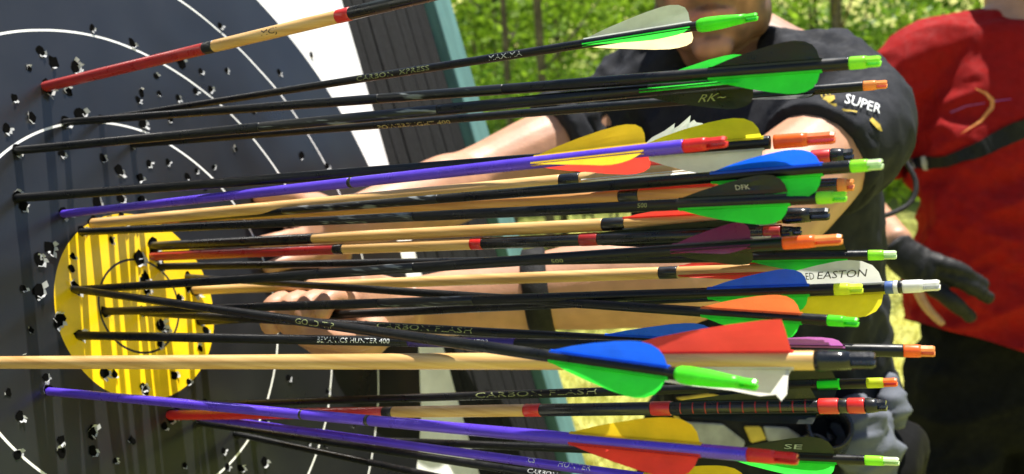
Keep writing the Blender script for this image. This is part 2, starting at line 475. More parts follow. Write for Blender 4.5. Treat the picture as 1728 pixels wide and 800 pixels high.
for k in range(300):
    x = random.uniform(-8, 14); y = random.uniform(11.5, 14); z = random.uniform(.1, 5)
    c = random.uniform(.4, .8)
    leaves(vl, fl, (x, y, z), (c, c, c * .7), 60, .07)
me = bpy.data.meshes.new('thicket'); me.from_pydata(vl, [], fl)
tag(link('thicket', me, M['leaf']), 'bright lime thicket along the woodland edge', 'thicket', kind='stuff')
vl, fl = [], []
for k in range(52000):
    y = 2.6 + 8 * random.random() ** 1.4
    x = random.uniform(-.15, .62) * y
    p = Vector((x, y, 0)); hgt = random.uniform(.02, .07)
    a = random.uniform(0, 6.28); w = Vector((math.cos(a), math.sin(a), 0)) * .004
    ln = Vector((random.gauss(0, .025), random.gauss(0, .025), hgt))
    i = len(vl); vl += [p - w, p + w, p + ln]; fl.append((i, i + 1, i + 2))
me = bpy.data.meshes.new('grass'); me.from_pydata(vl, [], fl)
tag(link('grass', me, M['blade']), 'short yellow green meadow grass', 'grass', kind='stuff')

# ------------------------------------------------------------------ target butt, frame, paper face
butt = empty('foam_butt', None, FM)
tag(butt, 'black layered foam archery butt in a teal frame', 'target butt')
W0, H0 = .660, .640
x = -W0; k = 0
while x < W0 - .004:
    w = min(random.choice((.030, .034, .038, .044)), W0 - x)
    bm = bmesh.new()
    y0 = random.uniform(.0, .0035)
    box(bm, (x + .0008, y0, -H0 + random.uniform(0, .006)), (x + w - .0008, .20, H0 - random.uniform(0, .006)), .002)
    bmobj('foam_layer', bm, M['foam'], butt)
    x += w
frm = empty('timber_stand', None, FM)
tag(frm, 'teal painted timber stand holding the foam butt', 'stand')
for s in (-1, 1):
    bm = bmesh.new()
    a, b_ = sorted((s * .664, s * .718))
    box(bm, (a, -.012, -.78), (b_, .21, .76), .003)
    bmobj('post', bm, M['teal'], frm)
for z0, z1 in ((-.705, -.645), (.645, .705)):
    bm = bmesh.new(); box(bm, (-.662, -.006, z0), (.662, .208, z1), .003)
    bmobj('beam', bm, M['teal'], frm)
for s in (-1, 1):                       # legs to the ground, front pair and back struts
    for top, foot in (((s * .69, .05, -.70), None), ((s * .69, .19, .55), .75)):
        p0 = FM @ Vector(top)
        hb = Vector((FN.x, FN.y, 0)).normalized()
        p1 = Vector((p0.x, p0.y, 0)) + hb * (foot if foot else 0) - (hb * .05 if not foot else Vector())
        bm = bmesh.new(); tube(bm, [FMI @ p0, FMI @ p1], [.036, .036], hint=Vector((1, 0, 0)), seg=4, sub=0, cap=0)
        bmobj('leg', bm, M['teal'], frm)

PW = .432
bm = bmesh.new(); n = 110
gv = []
for j in range(n + 1):
    row = []
    for i in range(n + 1):
        x = -PW + 2 * PW * i / n; z = -PW + 2 * PW * j / n
        row.append(bm.verts.new((x, paper_y(x, z), z)))
    gv.append(row)
for j in range(n):
    for i in range(n): bm.faces.new((gv[j][i], gv[j][i + 1], gv[j + 1][i + 1], gv[j + 1][i]))
face = bmobj('paper_target', bm, M['face'], None, True)
face.matrix_world = FM
tag(face, 'black ringed paper target face with yellow spot, full of arrow holes', 'paper target')
holes = [(42,120),(82,108),(118,117),(17,168),(47,202),(3,220),(148,51),(217,75),(366,46),(300,108),(333,122),(376,122),(258,132),(231,160),(263,161),(295,168),
 (350,153),(325,157),(225,172),(135,193),(282,203),(232,210),(372,225),(420,190),(391,255),(95,262),(165,270),(193,290),(228,302),(242,278),(275,277),(325,290),
 (353,285),(310,300),(340,320),(195,338),(230,340),(155,345),(465,125),(556,180),(545,282),(520,95),(73,420),(55,440),(30,490),(55,500),(90,547),(115,436),(113,456),
 (180,408),(227,433),(238,468),(240,492),(265,548),(272,560),(262,582),(295,505),(310,488),(170,630),(187,634),(235,655),(287,636),(310,646),(330,590),(340,560),
 (25,705),(5,665),(95,745),(95,765),(147,728),(147,762),(185,780),(270,720),(305,786),(370,762),(376,790),(400,792),(440,780),(545,662),(515,748),(542,752),(620,755),
 (108,160),(60,90),(455,330),(480,345),(395,330),(500,265),(30,350),(45,560),(30,610),(70,640),(20,770),(215,745),(340,705),(440,715),(480,640),(590,720)]
def arrow_hole(px, py, s, lips):
    q = FMI @ on_face(px, py)
    bm = bmesh.new()
    m_ = 9; y = paper_y(q.x, q.z) - .0006
    inner = []
    for a in range(m_):
        th = 2 * math.pi * a / m_; r = .0029 * s * random.uniform(.7, 1.3)
        inner.append(bm.verts.new((r * math.cos(th), 0, r * math.sin(th) * 1.15)))
    f = bm.faces.new(inner); f.material_index = 0
    a0 = random.randrange(m_) if random.random() < .35 else 6      # torn paper curls out on one side, mostly the lower right
    for a in range(a0, a0 + lips):
        v0, v1 = inner[a % m_], inner[(a + 1) % m_]
        d = ((v0.co + v1.co) / 2).normalized(); ln = random.uniform(.0006, .0030) * s
        up_ = Vector((0, -random.uniform(.0006, .0022) * s, 0))
        w0 = bm.verts.new(v0.co + d * ln * random.uniform(.5, 1.0) + up_); w1 = bm.verts.new(v1.co + d * ln * random.uniform(.2, 1.0) + up_ * .7)
        f = bm.faces.new((v0, v1, w1, w0)); f.material_index = 1
    o = bmobj('arrow_hole', bm, [M['hole'], M['torn']], face)
    o.location = (q.x, y, q.z)
for px, py in ((265,548),(272,562),(238,480),(228,436),(73,424),(60,440),(55,497),(92,545),(147,730),(120,120),(236,655),(130,194)): arrow_hole(px + random.uniform(-4, 4), py + random.uniform(-4, 4), random.uniform(1.2, 1.8), 4)
for px, py in holes: arrow_hole(px, py, random.uniform(.7, 1.3) * (1.25 if random.random() < .2 else 1), random.choice((1, 2, 3, 3, 4)))

# ------------------------------------------------------------------ arrows
D0 = (RT * 2564 + DN * -120 + FW * -1564).normalized()
def text_mesh(s):
    cu = bpy.data.curves.new('t', 'FONT'); cu.body = s; cu.size = 1; cu.resolution_u = 2
    o = bpy.data.objects.new('t', cu); col.objects.link(o)
    me = bpy.data.meshes.new_from_object(o.evaluated_get(bpy.context.evaluated_depsgraph_get()))
    bpy.data.objects.remove(o); bpy.data.curves.remove(cu)
    xs = [v.co.x for v in me.vertices]; ys = [v.co.y for v in me.vertices]
    x0, x1, y0, y1 = min(xs), max(xs), min(ys), max(ys)
    for v in me.vertices: v.co = Vector(((v.co.x - x0) / (x1 - x0), (v.co.y - y0) / (y1 - y0), 0))
    return me
PROF = {   # (position along the vane, height), front to back
 'round': [(0, 0), (.06, .10), (.2, .34), (.4, .62), (.6, .86), (.74, .98), (.82, 1), (.9, .93), (.96, .74), (.99, .45), (1, .08)],
 'shield': [(0, 0), (.1, .16), (.3, .47), (.5, .74), (.68, .93), (.8, 1), (.88, .96), (.935, .76), (.965, .45), (1, .0)],
 'slim': [(0, 0), (.1, .22), (.3, .55), (.5, .80), (.7, .97), (.82, 1), (.92, .86), (.97, .6), (1, .1)],
 'feather': [(0, 0), (.1, .20), (.3, .47), (.5, .68), (.7, .85), (.88, .98), (.975, 1), (.985, .7), (1, .0)],
 'torn': [(0, 0), (.12, .35), (.30, .62), (.44, .95), (.40, .62), (.50, .80), (.66, 1.3), (.62, .82), (.72, 1.05), (.76, .9), (.84, .85), (.93, .7), (1, .1)],
 'ragged': [(0, 0), (.1, .20), (.3, .42), (.5, .58), (.7, .70), (.85, .86), (.93, .80), (.96, 1.0), (.985, .78), (.97, .4), (1, .0)],
}
class Arrow:
    def __init__(s, name, label, base, tip, dia, k=1.0):
        s.A = on_face(*base)
        arrow_hole(base[0] + 1, base[1] + 1, dia / 4.4, 3)
        q = ray(*tip)
        # nock lies on its sight line where the arrow is most nearly parallel to the others
        a = D0; w = s.A - CAM
        aa, ab, bb = 1.0, a.dot(q), q.dot(q); d_, e_ = a.dot(w), q.dot(w)
        t = (aa * e_ - ab * d_) / (aa * bb - ab * ab)
        s.B = CAM + q * (t * k); s.k = k; dia *= (1 + k) / 2
        s.L = (s.B - s.A).length
        s.D = (s.B - s.A).normalized()
        s.r = dia / 2000.0
        s.root = empty(name, s.A)
        tag(s.root, label, 'arrow', 'arrows stuck in the target')
        mid = s.A.lerp(s.B, .8)
        tc = CAM - mid; s.T = (tc - s.D * tc.dot(s.D)).normalized()
        s.U = s.T.cross(s.D) 
        if s.U.z < 0: s.U = -s.U
    def s_at(s, px):
        q0 = s.A - CAM; k = (px - CX) / FPX
        # (q0+sD).RT = k (q0+sD).FW
        return (k * q0.dot(FW) - q0.dot(RT)) / (s.D.dot(RT) - k * s.D.dot(FW))
    def loc(s, t): return s.D * t                   # local (root at the impact point)
    def lathe(s, name, prof, m, seg=16, parent=None):
        bm = bmesh.new(); rings = []
        for t, r in prof:
            rings.append([bm.verts.new(s.loc(t) + s.T * (r * math.cos(a)) + s.U * (r * math.sin(a))) for a in (2 * math.pi * k / seg for k in range(seg))])
        for i in range(len(rings) - 1):
            for k in range(seg): bm.faces.new((rings[i][k], rings[i][(k + 1) % seg], rings[i + 1][(k + 1) % seg], rings[i + 1][k]))
        bm.faces.new(rings[0]); bm.faces.new(rings[-1])
        bmesh.ops.recalc_face_normals(bm, faces=bm.faces)
        o = bmobj(name, bm, m, parent or s.root, True)
        return o
    def shaft(s, secs, end_px, bury=.11):
        """secs: list of (px where it ends, material, thickness factor); first starts inside the foam"""
        t0 = -bury
        for i, (px, m, k) in enumerate(secs):
            t1 = s.s_at(px)
            nm = 'shaft' if (t1 - t0) > .09 else 'crest_ring'
            r = s.r * k
            s.lathe(nm, [(t0 + .0001, r * .97), (t0 + .0006, r), (t1 - .0006, r), (t1 - .0001, r * .97)], m)
            t0 = t1
    def vane(s, x0, x1, ang, h, m, prof='round', name='vane', th=.0005):
        t0, t1 = s.s_at(x0), s.s_at(x1)
        d = s.U * math.cos(R(ang)) + s.T * math.sin(R(ang)); n_ = s.D.cross(d)
        bm = bmesh.new()
        pts = PROF[prof]; rows = 4; sd0 = random.uniform(0, 50); tw = random.uniform(-5, 5); bend = random.uniform(-.0012, .0012)
        def at(u, v, sg):
            ra = R(ang + tw * (u - .5)); dd = s.U * math.cos(ra) + s.T * math.sin(ra); nn = s.D.cross(dd)
            hh = h * v; f = hh / max(h, 1e-6)
            wob = (bend + .0009 * noise.noise(Vector((u * 3.2, v * 1.5, sd0)))) * f * f
            return s.loc(t0 + (t1 - t0) * u) + dd * (s.r * .93 + .0006 + hh) + nn * (wob + th * sg * (1 - .45 * f))
        gr = {}
        for i, (u, v) in enumerate(pts):
            for r_ in range(rows + 1): gr[i, r_] = bm.verts.new(at(u, v * r_ / rows, 0))
        for i in range(len(pts) - 1):
            for r_ in range(rows): bm.faces.new((gr[i, r_], gr[i + 1, r_], gr[i + 1, r_ + 1], gr[i, r_ + 1]))
        # glued foot of the vane
        for sg in (-1, 1):
            q = [s.loc(t) + d * (s.r * 1.0 + k_) + n_ * sg * w_ for t in (t0 - .001, t1 + .001) for k_, w_ in ((-.0004, .0012), (.0006, .0005))]
            v_ = [bm.verts.new(p) for p in (q[0], q[1], q[3], q[2])]; bm.faces.new(v_)
        bmesh.ops.recalc_face_normals(bm, faces=bm.faces)
        return bmobj(name, bm, m, s.root)
    def fletch(s, x0, x1, up, down, third, where='b', h=12.5, prof='round', name='vane', roll=0, pu=None, pd=None):
        h = h / 1000 * s.k
        a = (90, -30, 210) if where == 'f' else (-90, 30, 150)
        o3 = s.vane(x0, x1, a[0] + roll, h, M[third], prof, name)
        o1 = s.vane(x0, x1, a[1] + roll, h, M[up], pu or prof, name)
        o2 = s.vane(x0, x1, a[2] + roll, h, M[down], pd or prof, name)
        s.up_ang = a[1] + roll; s.dn_ang = a[2] + roll
        return o1, o2, o3
    def nock(s, x0, m, style='std', rf=1.0, tip=None):
        t0 = s.s_at(x0); t1 = s.L; L = t1 - t0; r = s.r * rf
        if style == 'std':        # insert nock: barrel and two prongs with a slot
            body = [(t0, r * .98), (t0 + L * .06, r), (t0 + L * .45, r * .98), (t0 + L * .56, r * .92)]
            pr = .46
        elif style == 'long':     # long press-on nock, fat at the shaft and tapering
            body = [(t0 - .002, r * 1.15), (t0, r * 1.42), (t0 + L * .12, r * 1.5), (t0 + L * .4, r * 1.35), (t0 + L * .68, r * 1.02), (t0 + L * .8, r * .92)]
            pr = .22
        else:                     # bulbous nock glued over a wooden taper
            body = [(t0, r * .95), (t0 + L * .1, r * 1.02), (t0 + L * .4, r * .95), (t0 + L * .6, r * .86)]
            pr = .42
        o = s.lathe('nock', body, m)
        bm = bmesh.new(); rp = body[-1][1]; ts = t0 + L * (1 - pr)
        up = (s.U * .93 + s.T * .37).normalized(); sd_ = s.D.cross(up)
        for sg in (-1, 1):
            sec = []
            for t, k in ((ts - .001, 1.0), (ts + L * pr * .5, .98), (ts + L * pr * .85, 1.0), (t1, .82)):
                ring = []
                for a in (-80, -45, 0, 45, 80):
                    ring.append(bm.verts.new(s.loc(t) + up * (sg * rp * k * max(.30, math.cos(R(a)))) + sd_ * (rp * k * .95 * math.sin(R(a)))))
                for a in (50, 0, -50):
                    ring.append(bm.verts.new(s.loc(t) + up * (sg * rp * .28) + sd_ * (rp * k * .9 * math.sin(R(a)))))
                sec.append(ring)
            for i in range(len(sec) - 1):
                for k in range(8): bm.faces.new((sec[i][k], sec[i][(k + 1) % 8], sec[i + 1][(k + 1) % 8], sec[i + 1][k]))
            bm.faces.new(sec[0]); bm.faces.new(sec[-1])
        bmesh.ops.recalc_face_normals(bm, faces=bm.faces)
        bmobj('nock_prong', bm, tip or m, o, False)
        return o
    def text(s, body, x0, x1, m, rise=.15, height=.75):
        t0, t1 = s.s_at(x0), s.s_at(x1)
        me = text_mesh(body); r = s.r + .00012
        for v in me.vertices:
            a = rise + (v.co.y - .5) * height * 2.0 / 1.0 * .8
            v.co = s.loc(t0 + (t1 - t0) * v.co.x) + s.T * (r * math.cos(a)) + s.U * (r * math.sin(a))
        link('lettering', me, m, s.root)
    def vtext(s, body, x0, x1, y0, y1, ang, m, parent, slant=0.0):
        t0, t1 = s.s_at(x0), s.s_at(x1)
        d = s.U * math.cos(R(ang)) + s.T * math.sin(R(ang)); n_ = s.D.cross(d)
        if n_.dot(s.T) < 0: n_ = -n_
        me = text_mesh(body)
        for v in me.vertices:
            v.co = s.loc(t0 + (t1 - t0) * (v.co.x + slant * v.co.y)) + d * (s.r + (y0 + (y1 - y0) * v.co.y) / 1000) + n_ * .0008
        link('lettering', me, m, parent)

C_, W_ = M['carbon'], M['wood']
# 1 wooden arrow running out at the top of the frame
a = Arrow('wooden_arrow', 'wooden arrow with red front crest, highest in the black rings', (70,148), (1210,-125), 8.4, 1)
a.shaft([(346, M['dred'], 1.0), (362, M['black'], 1.03), (570, W_, 1), (592, M['red'], 1.04), (900, M['black'], 1), (925, M['red'], 1.04), (1150, M['black'], 1)], 1150)
a.text('MCJ', 448, 474, M['black_ink'])
a.fletch(940, 1120, 'f_red', 'f_red', 'f_white', 'b', 13, 'feather', 'feather'); a.nock(1150, M['n_black'], 'wood')
# 2
a = Arrow('carbon_arrow', 'slim carbon arrow with white, cream and green vanes and long green nock', (163,203), (1278,28), 5.4, 1)
a.shaft([(1183, C_, 1)], 1183)
a.fletch(988, 1164, 'v_white', 'v_cream', 'v_green', 'f', 11.5, roll=13); a.nock(1183, M['n_green'], 'long')
a.text('CARBON  XPRESS', 606, 728, M['olive']); a.text('MAXIMA', 828, 884, M['silver'])
# 3
a = Arrow('carbon_arrow', 'carbon arrow with black over green vanes and lime nock above the sleeve print', (102,207), (1486,103), 6.2, 0.95)
a.shaft([(640, C_, 1), (850, M['camo'], 1.0), (1434, C_, 1)], 1434)
a.fletch(1200, 1385, 'v_black', 'v_green', 'v_black', 'b', 11.5); a.nock(1434, M['n_lime'])
# 4
a = Arrow('carbon_arrow', 'camouflage carbon arrow whose black vane carries a white scribble', (20,255), (1352,127), 6.2, 1.1)
a.shaft([(440, C_, 1), (740, M['camo'], 1.02), (1320, C_, 1)], 1320)
o1, o2, o3 = a.fletch(1085, 1268, 'v_green', 'v_black', 'v_green', 'f', 11.5); a.nock(1320, M['n_lime'])
a.vtext('RK~', 1172, 1216, 6.4, 2.0, a.dn_ang, M['olive'], o2, .25)
# 5
a = Arrow('carbon_arrow', 'thin carbon arrow with violet vanes and amber nock below the lime nock', (215,245), (1497,142), 5.6, 1.05)
a.shaft([(1457, C_, 1)], 1457)
a.fletch(1238, 1373, 'v_violet', 'v_black', 'v_black', 'f', 5, roll=30); a.nock(1457, M['n_amber'])
a.text('POWERFLIGHT 400', 640, 762, M['v_cream'], rise=-.7); 
# 6
a = Arrow('carbon_arrow', 'carbon arrow with yellow vane, torn white vane and orange nock', (20,335), (1409,232), 6.4, 1.14)
a.shaft([(1300, C_, 1)], 1300)
a.fletch(1085, 1287, 'v_lemon', 'v_white', 'v_white', 'b', 12.5, roll=8)
a.vane(1085, 1200, -28, .0125, M['v_white'], 'torn'); a.nock(1306, M['n_orange'], 'std', 1.06)
# 7
a = Arrow('aluminium_arrow', 'purple aluminium arrow with yellow over red vanes in the upper bundle', (100,362), (1226,239), 6.6, 0.9)
a.shaft([(590, M['purple'], 1), (596, M['black'], 1.01), (1155, M['purple'], 1)], 1155)
a.fletch(904, 1088, 'v_yellow', 'v_red', 'v_yellow', 'f', 12, roll=13); a.nock(1155, M['n_red'])
# 8
a = Arrow('wooden_arrow', 'pine arrow with long red feathers just under the upper purple arrow', (150,378), (1440,261), 8.2, 1.08)
a.shaft([(946, W_, 1), (980, M['black'], 1.03), (1370, W_, 1), (1402, M['red'], 1.03)], 1402)
a.fletch(988, 1215, 'f_red', 'f_red', 'f_white', 'f', 12, 'feather', 'feather', roll=12, pd='ragged'); a.nock(1402, M['n_black'], 'wood')
# 9
a = Arrow('wooden_arrow', 'red brown wooden arrow with white and red feathers and an amber nock', (195,373), (1441,312), 8.0, 1.02)
a.shaft([(350, M['dred'], 1), (1046, M['wood2'], 1), (1079, M['black'], 1.03), (1345, M['wood2'], 1), (1414, M['black'], 1.04)], 1414)
a.fletch(1085, 1205, 'f_red', 'f_white', 'f_red', 'b', 8.5, 'feather', 'feather'); a.nock(1414, M['n_amber'], 'wood')
# 10
a = Arrow('carbon_arrow', 'carbon arrow with glossy blue over green vanes and pale lime nock', (215,377), (1489,277), 6.2, 0.84)
a.shaft([(480, C_, 1), (740, M['camo'], 1.0), (1437, C_, 1)], 1437)
a.fletch(1205, 1387, 'v_blue', 'v_green', 'v_blue', 'b', 11.5, roll=6); a.nock(1437, M['n_lime'], tip=M['n_pale'])
# 11
a = Arrow('carbon_arrow', 'carbon arrow with signed black over green vanes and lime nock, below the blue vanes', (130,392), (1428,332), 6.0, 0.94)
a.shaft([(500, C_, 1), (700, M['camo'], 1.0), (1379, C_, 1)], 1379)
o1, o2, o3 = a.fletch(1150, 1332, 'v_black', 'v_green', 'v_black', 'b', 10.5); a.nock(1379, M['n_lime'])
a.vtext('DFK', 1248, 1272, 4.0, 6.6, a.up_ang, M['silver'], o1); a.text('500', 1080, 1096, M['olive'], height=.5)
# 12
a = Arrow('wooden_arrow', 'pine arrow with black front half, black ring and red over pale feathers', (250,416), (1399,361), 8.2)
a.shaft([(530, M['black'], 1), (1018, W_, 1), (1056, M['black'], 1.03), (1322, W_, 1)], 1322)
a.fletch(1056, 1310, 'f_red', 'v_grey', 'f_red', 'b', 10, 'feather', 'feather'); a.nock(1322, M['n_black'], 'wood', 1.1)
# 13
a = Arrow('wooden_arrow', 'wooden arrow with red front crest in the yellow spot and black wrapped tail', (250,433), (1352,390), 8.0)
a.shaft([(565, M['dred'], 1), (581, M['black'], 1.03), (796, W_, 1), (815, M['red'], 1.04), (980, M['black'], 1), (1010, M['dred'], 1.05), (1290, M['black'], 1.02), (1319, M['dred'], 1.05)], 1319)
a.fletch(1020, 1280, 'v_black', 'v_black', 'v_black', 'b', 6, 'feather', 'feather'); a.nock(1319, M['n_black'], 'wood', .8)
# 14
a = Arrow('carbon_arrow', 'carbon arrow with black over green vanes and lime nock against the black glove', (262,450), (1513,430), 6.0, 1.1)
a.shaft([(1465, C_, 1)], 1465)
a.fletch(1268, 1428, 'v_black', 'v_green', 'v_black', 'b', 8.5); a.nock(1465, M['n_lime'], tip=M['n_pale'])
# 15
a = Arrow('carbon_arrow', 'carbon arrow with dark purple vanes and orange nock', (120,490), (1421,404), 6.2)
a.shaft([(540, C_, 1), (700, M['camo'], 1), (1322, C_, 1)], 1322)
a.fletch(1138, 1266, 'v_purple', 'v_black', 'v_purple', 'f', 9, roll=10); a.nock(1322, M['n_orange'], tip=M['n_amber'])
a.text('500', 934, 954, M['olive'], rise=-.5, height=.45)
# 16
a = Arrow('wooden_arrow', 'pine arrow with a black ring and thin red feathers, low in the middle bundle', (322,490), (1425,449), 8.0, 1.03)
a.shaft([(1113, W_, 1), (1144, M['black'], 1.03), (1370, W_, 1)], 1370)
a.fletch(1150, 1345, 'f_red', 'f_red', 'f_red', 'f', 7, 'feather', 'feather', roll=40); a.nock(1370, M['n_black'], 'wood')
# 17
a = Arrow('carbon_arrow', 'carbon arrow with lettered white vane, yellow vane and long white nock', (330,543), (1586,481), 6.6, 0.97)
a17 = a
a.shaft([(1494, C_, 1), (1508, M['blue_ink'], 1.12), (1516, M['n_white'], 1.15), (1524, M['black'], 1.12)], 1524)
o1, o2, o3 = a.fletch(1240, 1491, 'v_grey', 'v_lemon', 'v_lemon', 'b', 15.5, 'round'); a.nock(1524, M['n_white'], 'std', 1.12)
a.vtext('EASTON', 1384, 1466, 5.0, 9.8, a.up_ang, M['black_ink'], o1, .06); a.vtext('ED', 1366, 1380, 5.0, 9.5, a.up_ang, M['black_ink'], o1, .06)
# 18
a = Arrow('carbon_arrow', 'carbon arrow with blue over green vanes and yellow lime nock on the yellow vane', (170,526), (1456,487), 6.2, 1.08)
a.shaft([(640, C_, 1), (800, M['camo'], 1), (1408, C_, 1)], 1408)
a.fletch(1198, 1364, 'v_blue', 'v_green', 'v_blue', 'b', 9.5); a.nock(1408, M['n_yellow'])
# 19
a = Arrow('carbon_arrow', 'carbon arrow with orange red over green vanes pointing slightly downward', (310,467), (1448,544), 6.0, 0.84)
a.shaft([(1398, C_, 1)], 1398)
a.fletch(1188, 1352, 'v_orange', 'v_green', 'v_orange', 'b', 11.5); a.nock(1398, M['n_green'])
# 20
a = Arrow('carbon_arrow', 'carbon arrow with bright blue vane half hidden by the big red feather', (232,527), (1335,590), 6.0, 1.06)
a.shaft([(1290, C_, 1)], 1290)
a.fletch(1024, 1210, 'v_blue', 'v_green', 'v_blue', 'b', 9.5); a.nock(1290, M['n_green'])
a.text('CARBON FLASH', 640, 800, M['olive'])
# 21
a = Arrow('carbon_arrow', 'carbon arrow sloping down with blue over green vanes and long green nock', (118,487), (1277,650), 6.2, 0.82)
a.shaft([(1150, C_, 1)], 1150)
a.fletch(933, 1128, 'v_blue', 'v_green', 'v_blue', 'b', 12.5); a.nock(1150, M['n_green'], 'long', .92)
a.text('GOLD TIP', 505, 570, M['olive'], rise=-.1)
# 22
a = Arrow('carbon_arrow', 'dark purple carbon arrow with lilac edged black vanes and amber nock', (125,566), (1578,593), 6.2, 1.15)
a.shaft([(690, C_, 1), (870, M['dpurple'], 1), (1525, C_, 1)], 1525)
a.fletch(1240, 1424, 'v_violet', 'v_black', 'v_black', 'b', 6.0, 'slim', roll=28); a.nock(1525, M['n_orange'], tip=M['n_amber'])
a.text('BEMAN', 540, 572, M['white_ink'], .1); a.text('ICS HUNTER 400', 576, 662, M['white_ink'], .05, .6)
a.text('PREDATOR', 778, 828, M['white_ink'], .2, .6)
# 23
a = Arrow('wooden_arrow', 'long pine arrow with broad red and white feathers running across the yellow spot', (-70,612), (1477,608), 7.8, 1.16)
a.shaft([(1375, W_, 1)], 1375)
a.fletch(1030, 1337, 'f_red', 'f_white', 'f_red', 'b', 13.5, 'feather', 'feather', pd='ragged', roll=-4); a.nock(1375, M['n_black'], 'wood', 1.05)
# 24
a = Arrow('carbon_arrow', 'carbon arrow with dark vanes, green band and yellow nock with orange tip', (340,683), (1514,645), 6.0)
a.shaft([(1380, C_, 1), (1418, M['v_green'], 1.08), (1463, C_, 1)], 1463)
a.fletch(1200, 1412, 'v_black', 'v_black', 'v_orange', 'b', 10.5); a.nock(1463, M['n_yellow'], tip=M['n_orange'])
a.text('CARBON FLASH', 806, 1010, M['olive'])
# 25
a = Arrow('wooden_arrow', 'wooden arrow with red crest, red rings and black thread wrapped tail', (280,701), (1496,684), 8.0)
a.shaft([(648, M['red'], 1), (664, M['black'], 1.03), (886, W_, 1), (913, M['red'], 1.05), (1100, M['black'], 1), (1133, M['red'], 1.08), (1382, M['black'], 1.02), (1416, M['red'], 1.08), (1431, M['black'], 1.0), (1460, M['red'], 1.06)], 1460)
a.fletch(1140, 1380, 'v_black', 'v_black', 'v_black', 'b', 7, 'feather', 'feather'); a.nock(1460, M['n_black'], 'wood')
for k in range(11):
    px = 1150 + k * 21; t = a.s_at(px)
    a.lathe('thread', [(t, a.r * 1.02), (t + .0002, a.r * 1.09), (t + .0007, a.r * 1.09), (t + .0009, a.r * 1.02)], M['dred'])
# 26
a = Arrow('aluminium_arrow', 'purple aluminium arrow with yellow over red vanes and forked red nock, low in the bundle', (75,660), (1346,775), 6.2, 0.98)
a.shaft([(508, M['purple'], 1), (512, M['black'], 1.01), (618, M['purple'], 1), (624, M['black'], 1.01), (1262, M['purple'], 1)], 1262)
a.fletch(966, 1182, 'v_yellow', 'v_red', 'v_yellow', 'b', 12, roll=-6); a.nock(1262, M['n_red'])
# 27
a = Arrow('aluminium_arrow', 'thin purple aluminium arrow dipping below the lowest red vane', (290,697), (1350,842), 6.0)
a.shaft([(1290, M['purple'], 1)], 1290)
a.fletch(1090, 1262, 'v_yellow', 'v_white', 'v_green', 'b', 11.5); a.nock(1290, M['n_green'])
a.text('ICS', 892, 906, M['white_ink'], .5); a.text('HUNTER', 945, 1000, M['white_ink'], .5)
# 28
a = Arrow('carbon_arrow', 'black carbon arrow dropping steeply over the lower white rim of the target', (392,731), (1150,893), 5.6)
a.shaft([(1110, C_, 1)], 1110); a.fletch(960, 1085, 'v_black', 'v_black', 'v_black', 'b', 9); a.nock(1110, M['n_green'])
# 29
a = Arrow('carbon_arrow', 'carbon arrow with signed black over green vanes and lime nock beside the grey cloth', (420,735), (1517,779), 6.2)
a.shaft([(1460, C_, 1)], 1460)
o1, o2, o3 = a.fletch(1235, 1410, 'v_black', 'v_green', 'v_black', 'b', 11.5); a.nock(1460, M['n_lime'], tip=M['n_pale'])
a.vtext('SE', 1326, 1356, 3.4, 6.8, a.up_ang, M['silver'], o1, .1)
# 30
a = Arrow('carbon_arrow', 'black carbon arrow hugging the thin purple one along the bottom', (330,712), (1290,858), 5.8)
a.shaft([(1240, C_, 1)], 1240); a.fletch(1080, 1225, 'v_black', 'v_black', 'v_black', 'b', 9); a.nock(1240, M['n_lime'])
a.text('CARBON', 893, 942, M['silver'], .5)

# ------------------------------------------------------------------ people
SKIN = (0.42, 0.215, 0.13); LIP = (0.42, 0.16, 0.13); BEARD = (0.085, 0.050, 0.036)
def paint(me, fn):
    at = me.color_attributes.new('Col', 'FLOAT_COLOR', 'POINT')
    for i, v in enumerate(me.vertices):
        c = fn(v.co); at.data[i].color = (*c, 1)
def lerp3(a, b, t): return tuple(a[i] * (1 - t) + b[i] * t for i in range(3))
def sstep(a, b, x):
    t = min(1, max(0, (x - a) / (b - a))); return t * t * (3 - 2 * t)
def folds(p, k, amp, dirn, seed):
    """cloth folds: ridged noise stretched along dirn"""
    d = dirn.normalized(); al = p.dot(d); q = (p - d * al) * k + d * (al * k * .28)
    n1 = noise.noise(q + Vector((seed, 0, 0))); n2 = noise.noise(q * 2.1 + Vector((0, seed, 0)))
    return amp * (1.5 * (1 - 2.6 * abs(n1)) * .6 + (1 - 2.6 * abs(n2)) * .4 - .5)
def head_parts(bm, m):
    h = lambda *p: m @ Vector(p)
    r3 = m.to_3x3()
    def e(c, r): ell(bm, h(*c), r, r3)
    e((0, .015, .035), (.077, .097, .088)); e((0, -.022, -.025), (.067, .072, .085)); e((0, -.026, -.072), (.056, .060, .045))
    e((0, -.074, -.100), (.024, .018, .017))
    for s in (-1, 1):
        e((s * .044, -.060, -.016), (.026, .024, .020)); e((s * .0125, -.100, -.034), (.0085, .010, .0075)); e((s * .079, .012, -.006), (.008, .019, .031))
        e((s * .050, -.018, -.070), (.018, .040, .030))
        e((s * .031, -.074, .006), (.0135, .012, .011))
    tube(bm, [h(0, -.086, .018), h(0, -.104, -.010), h(0, -.113, -.030)], [.0075, .0095, .0125], seg=12)
    tube(bm, [h(-.048, -.070, .026), h(-.022, -.088, .027), h(0, -.088, .022), h(.022, -.088, .027), h(.048, -.070, .026)], [.008, .010, .008, .010, .008], seg=10)
    tube(bm, [h(-.025, -.082, -.064), h(0, -.095, -.059), h(.025, -.082, -.064)], [.004, .0062, .004], seg=10)
    tube(bm, [h(-.022, -.082, -.068), h(0, -.094, -.071), h(.022, -.082, -.068)], [.004, .0068, .004], seg=10)
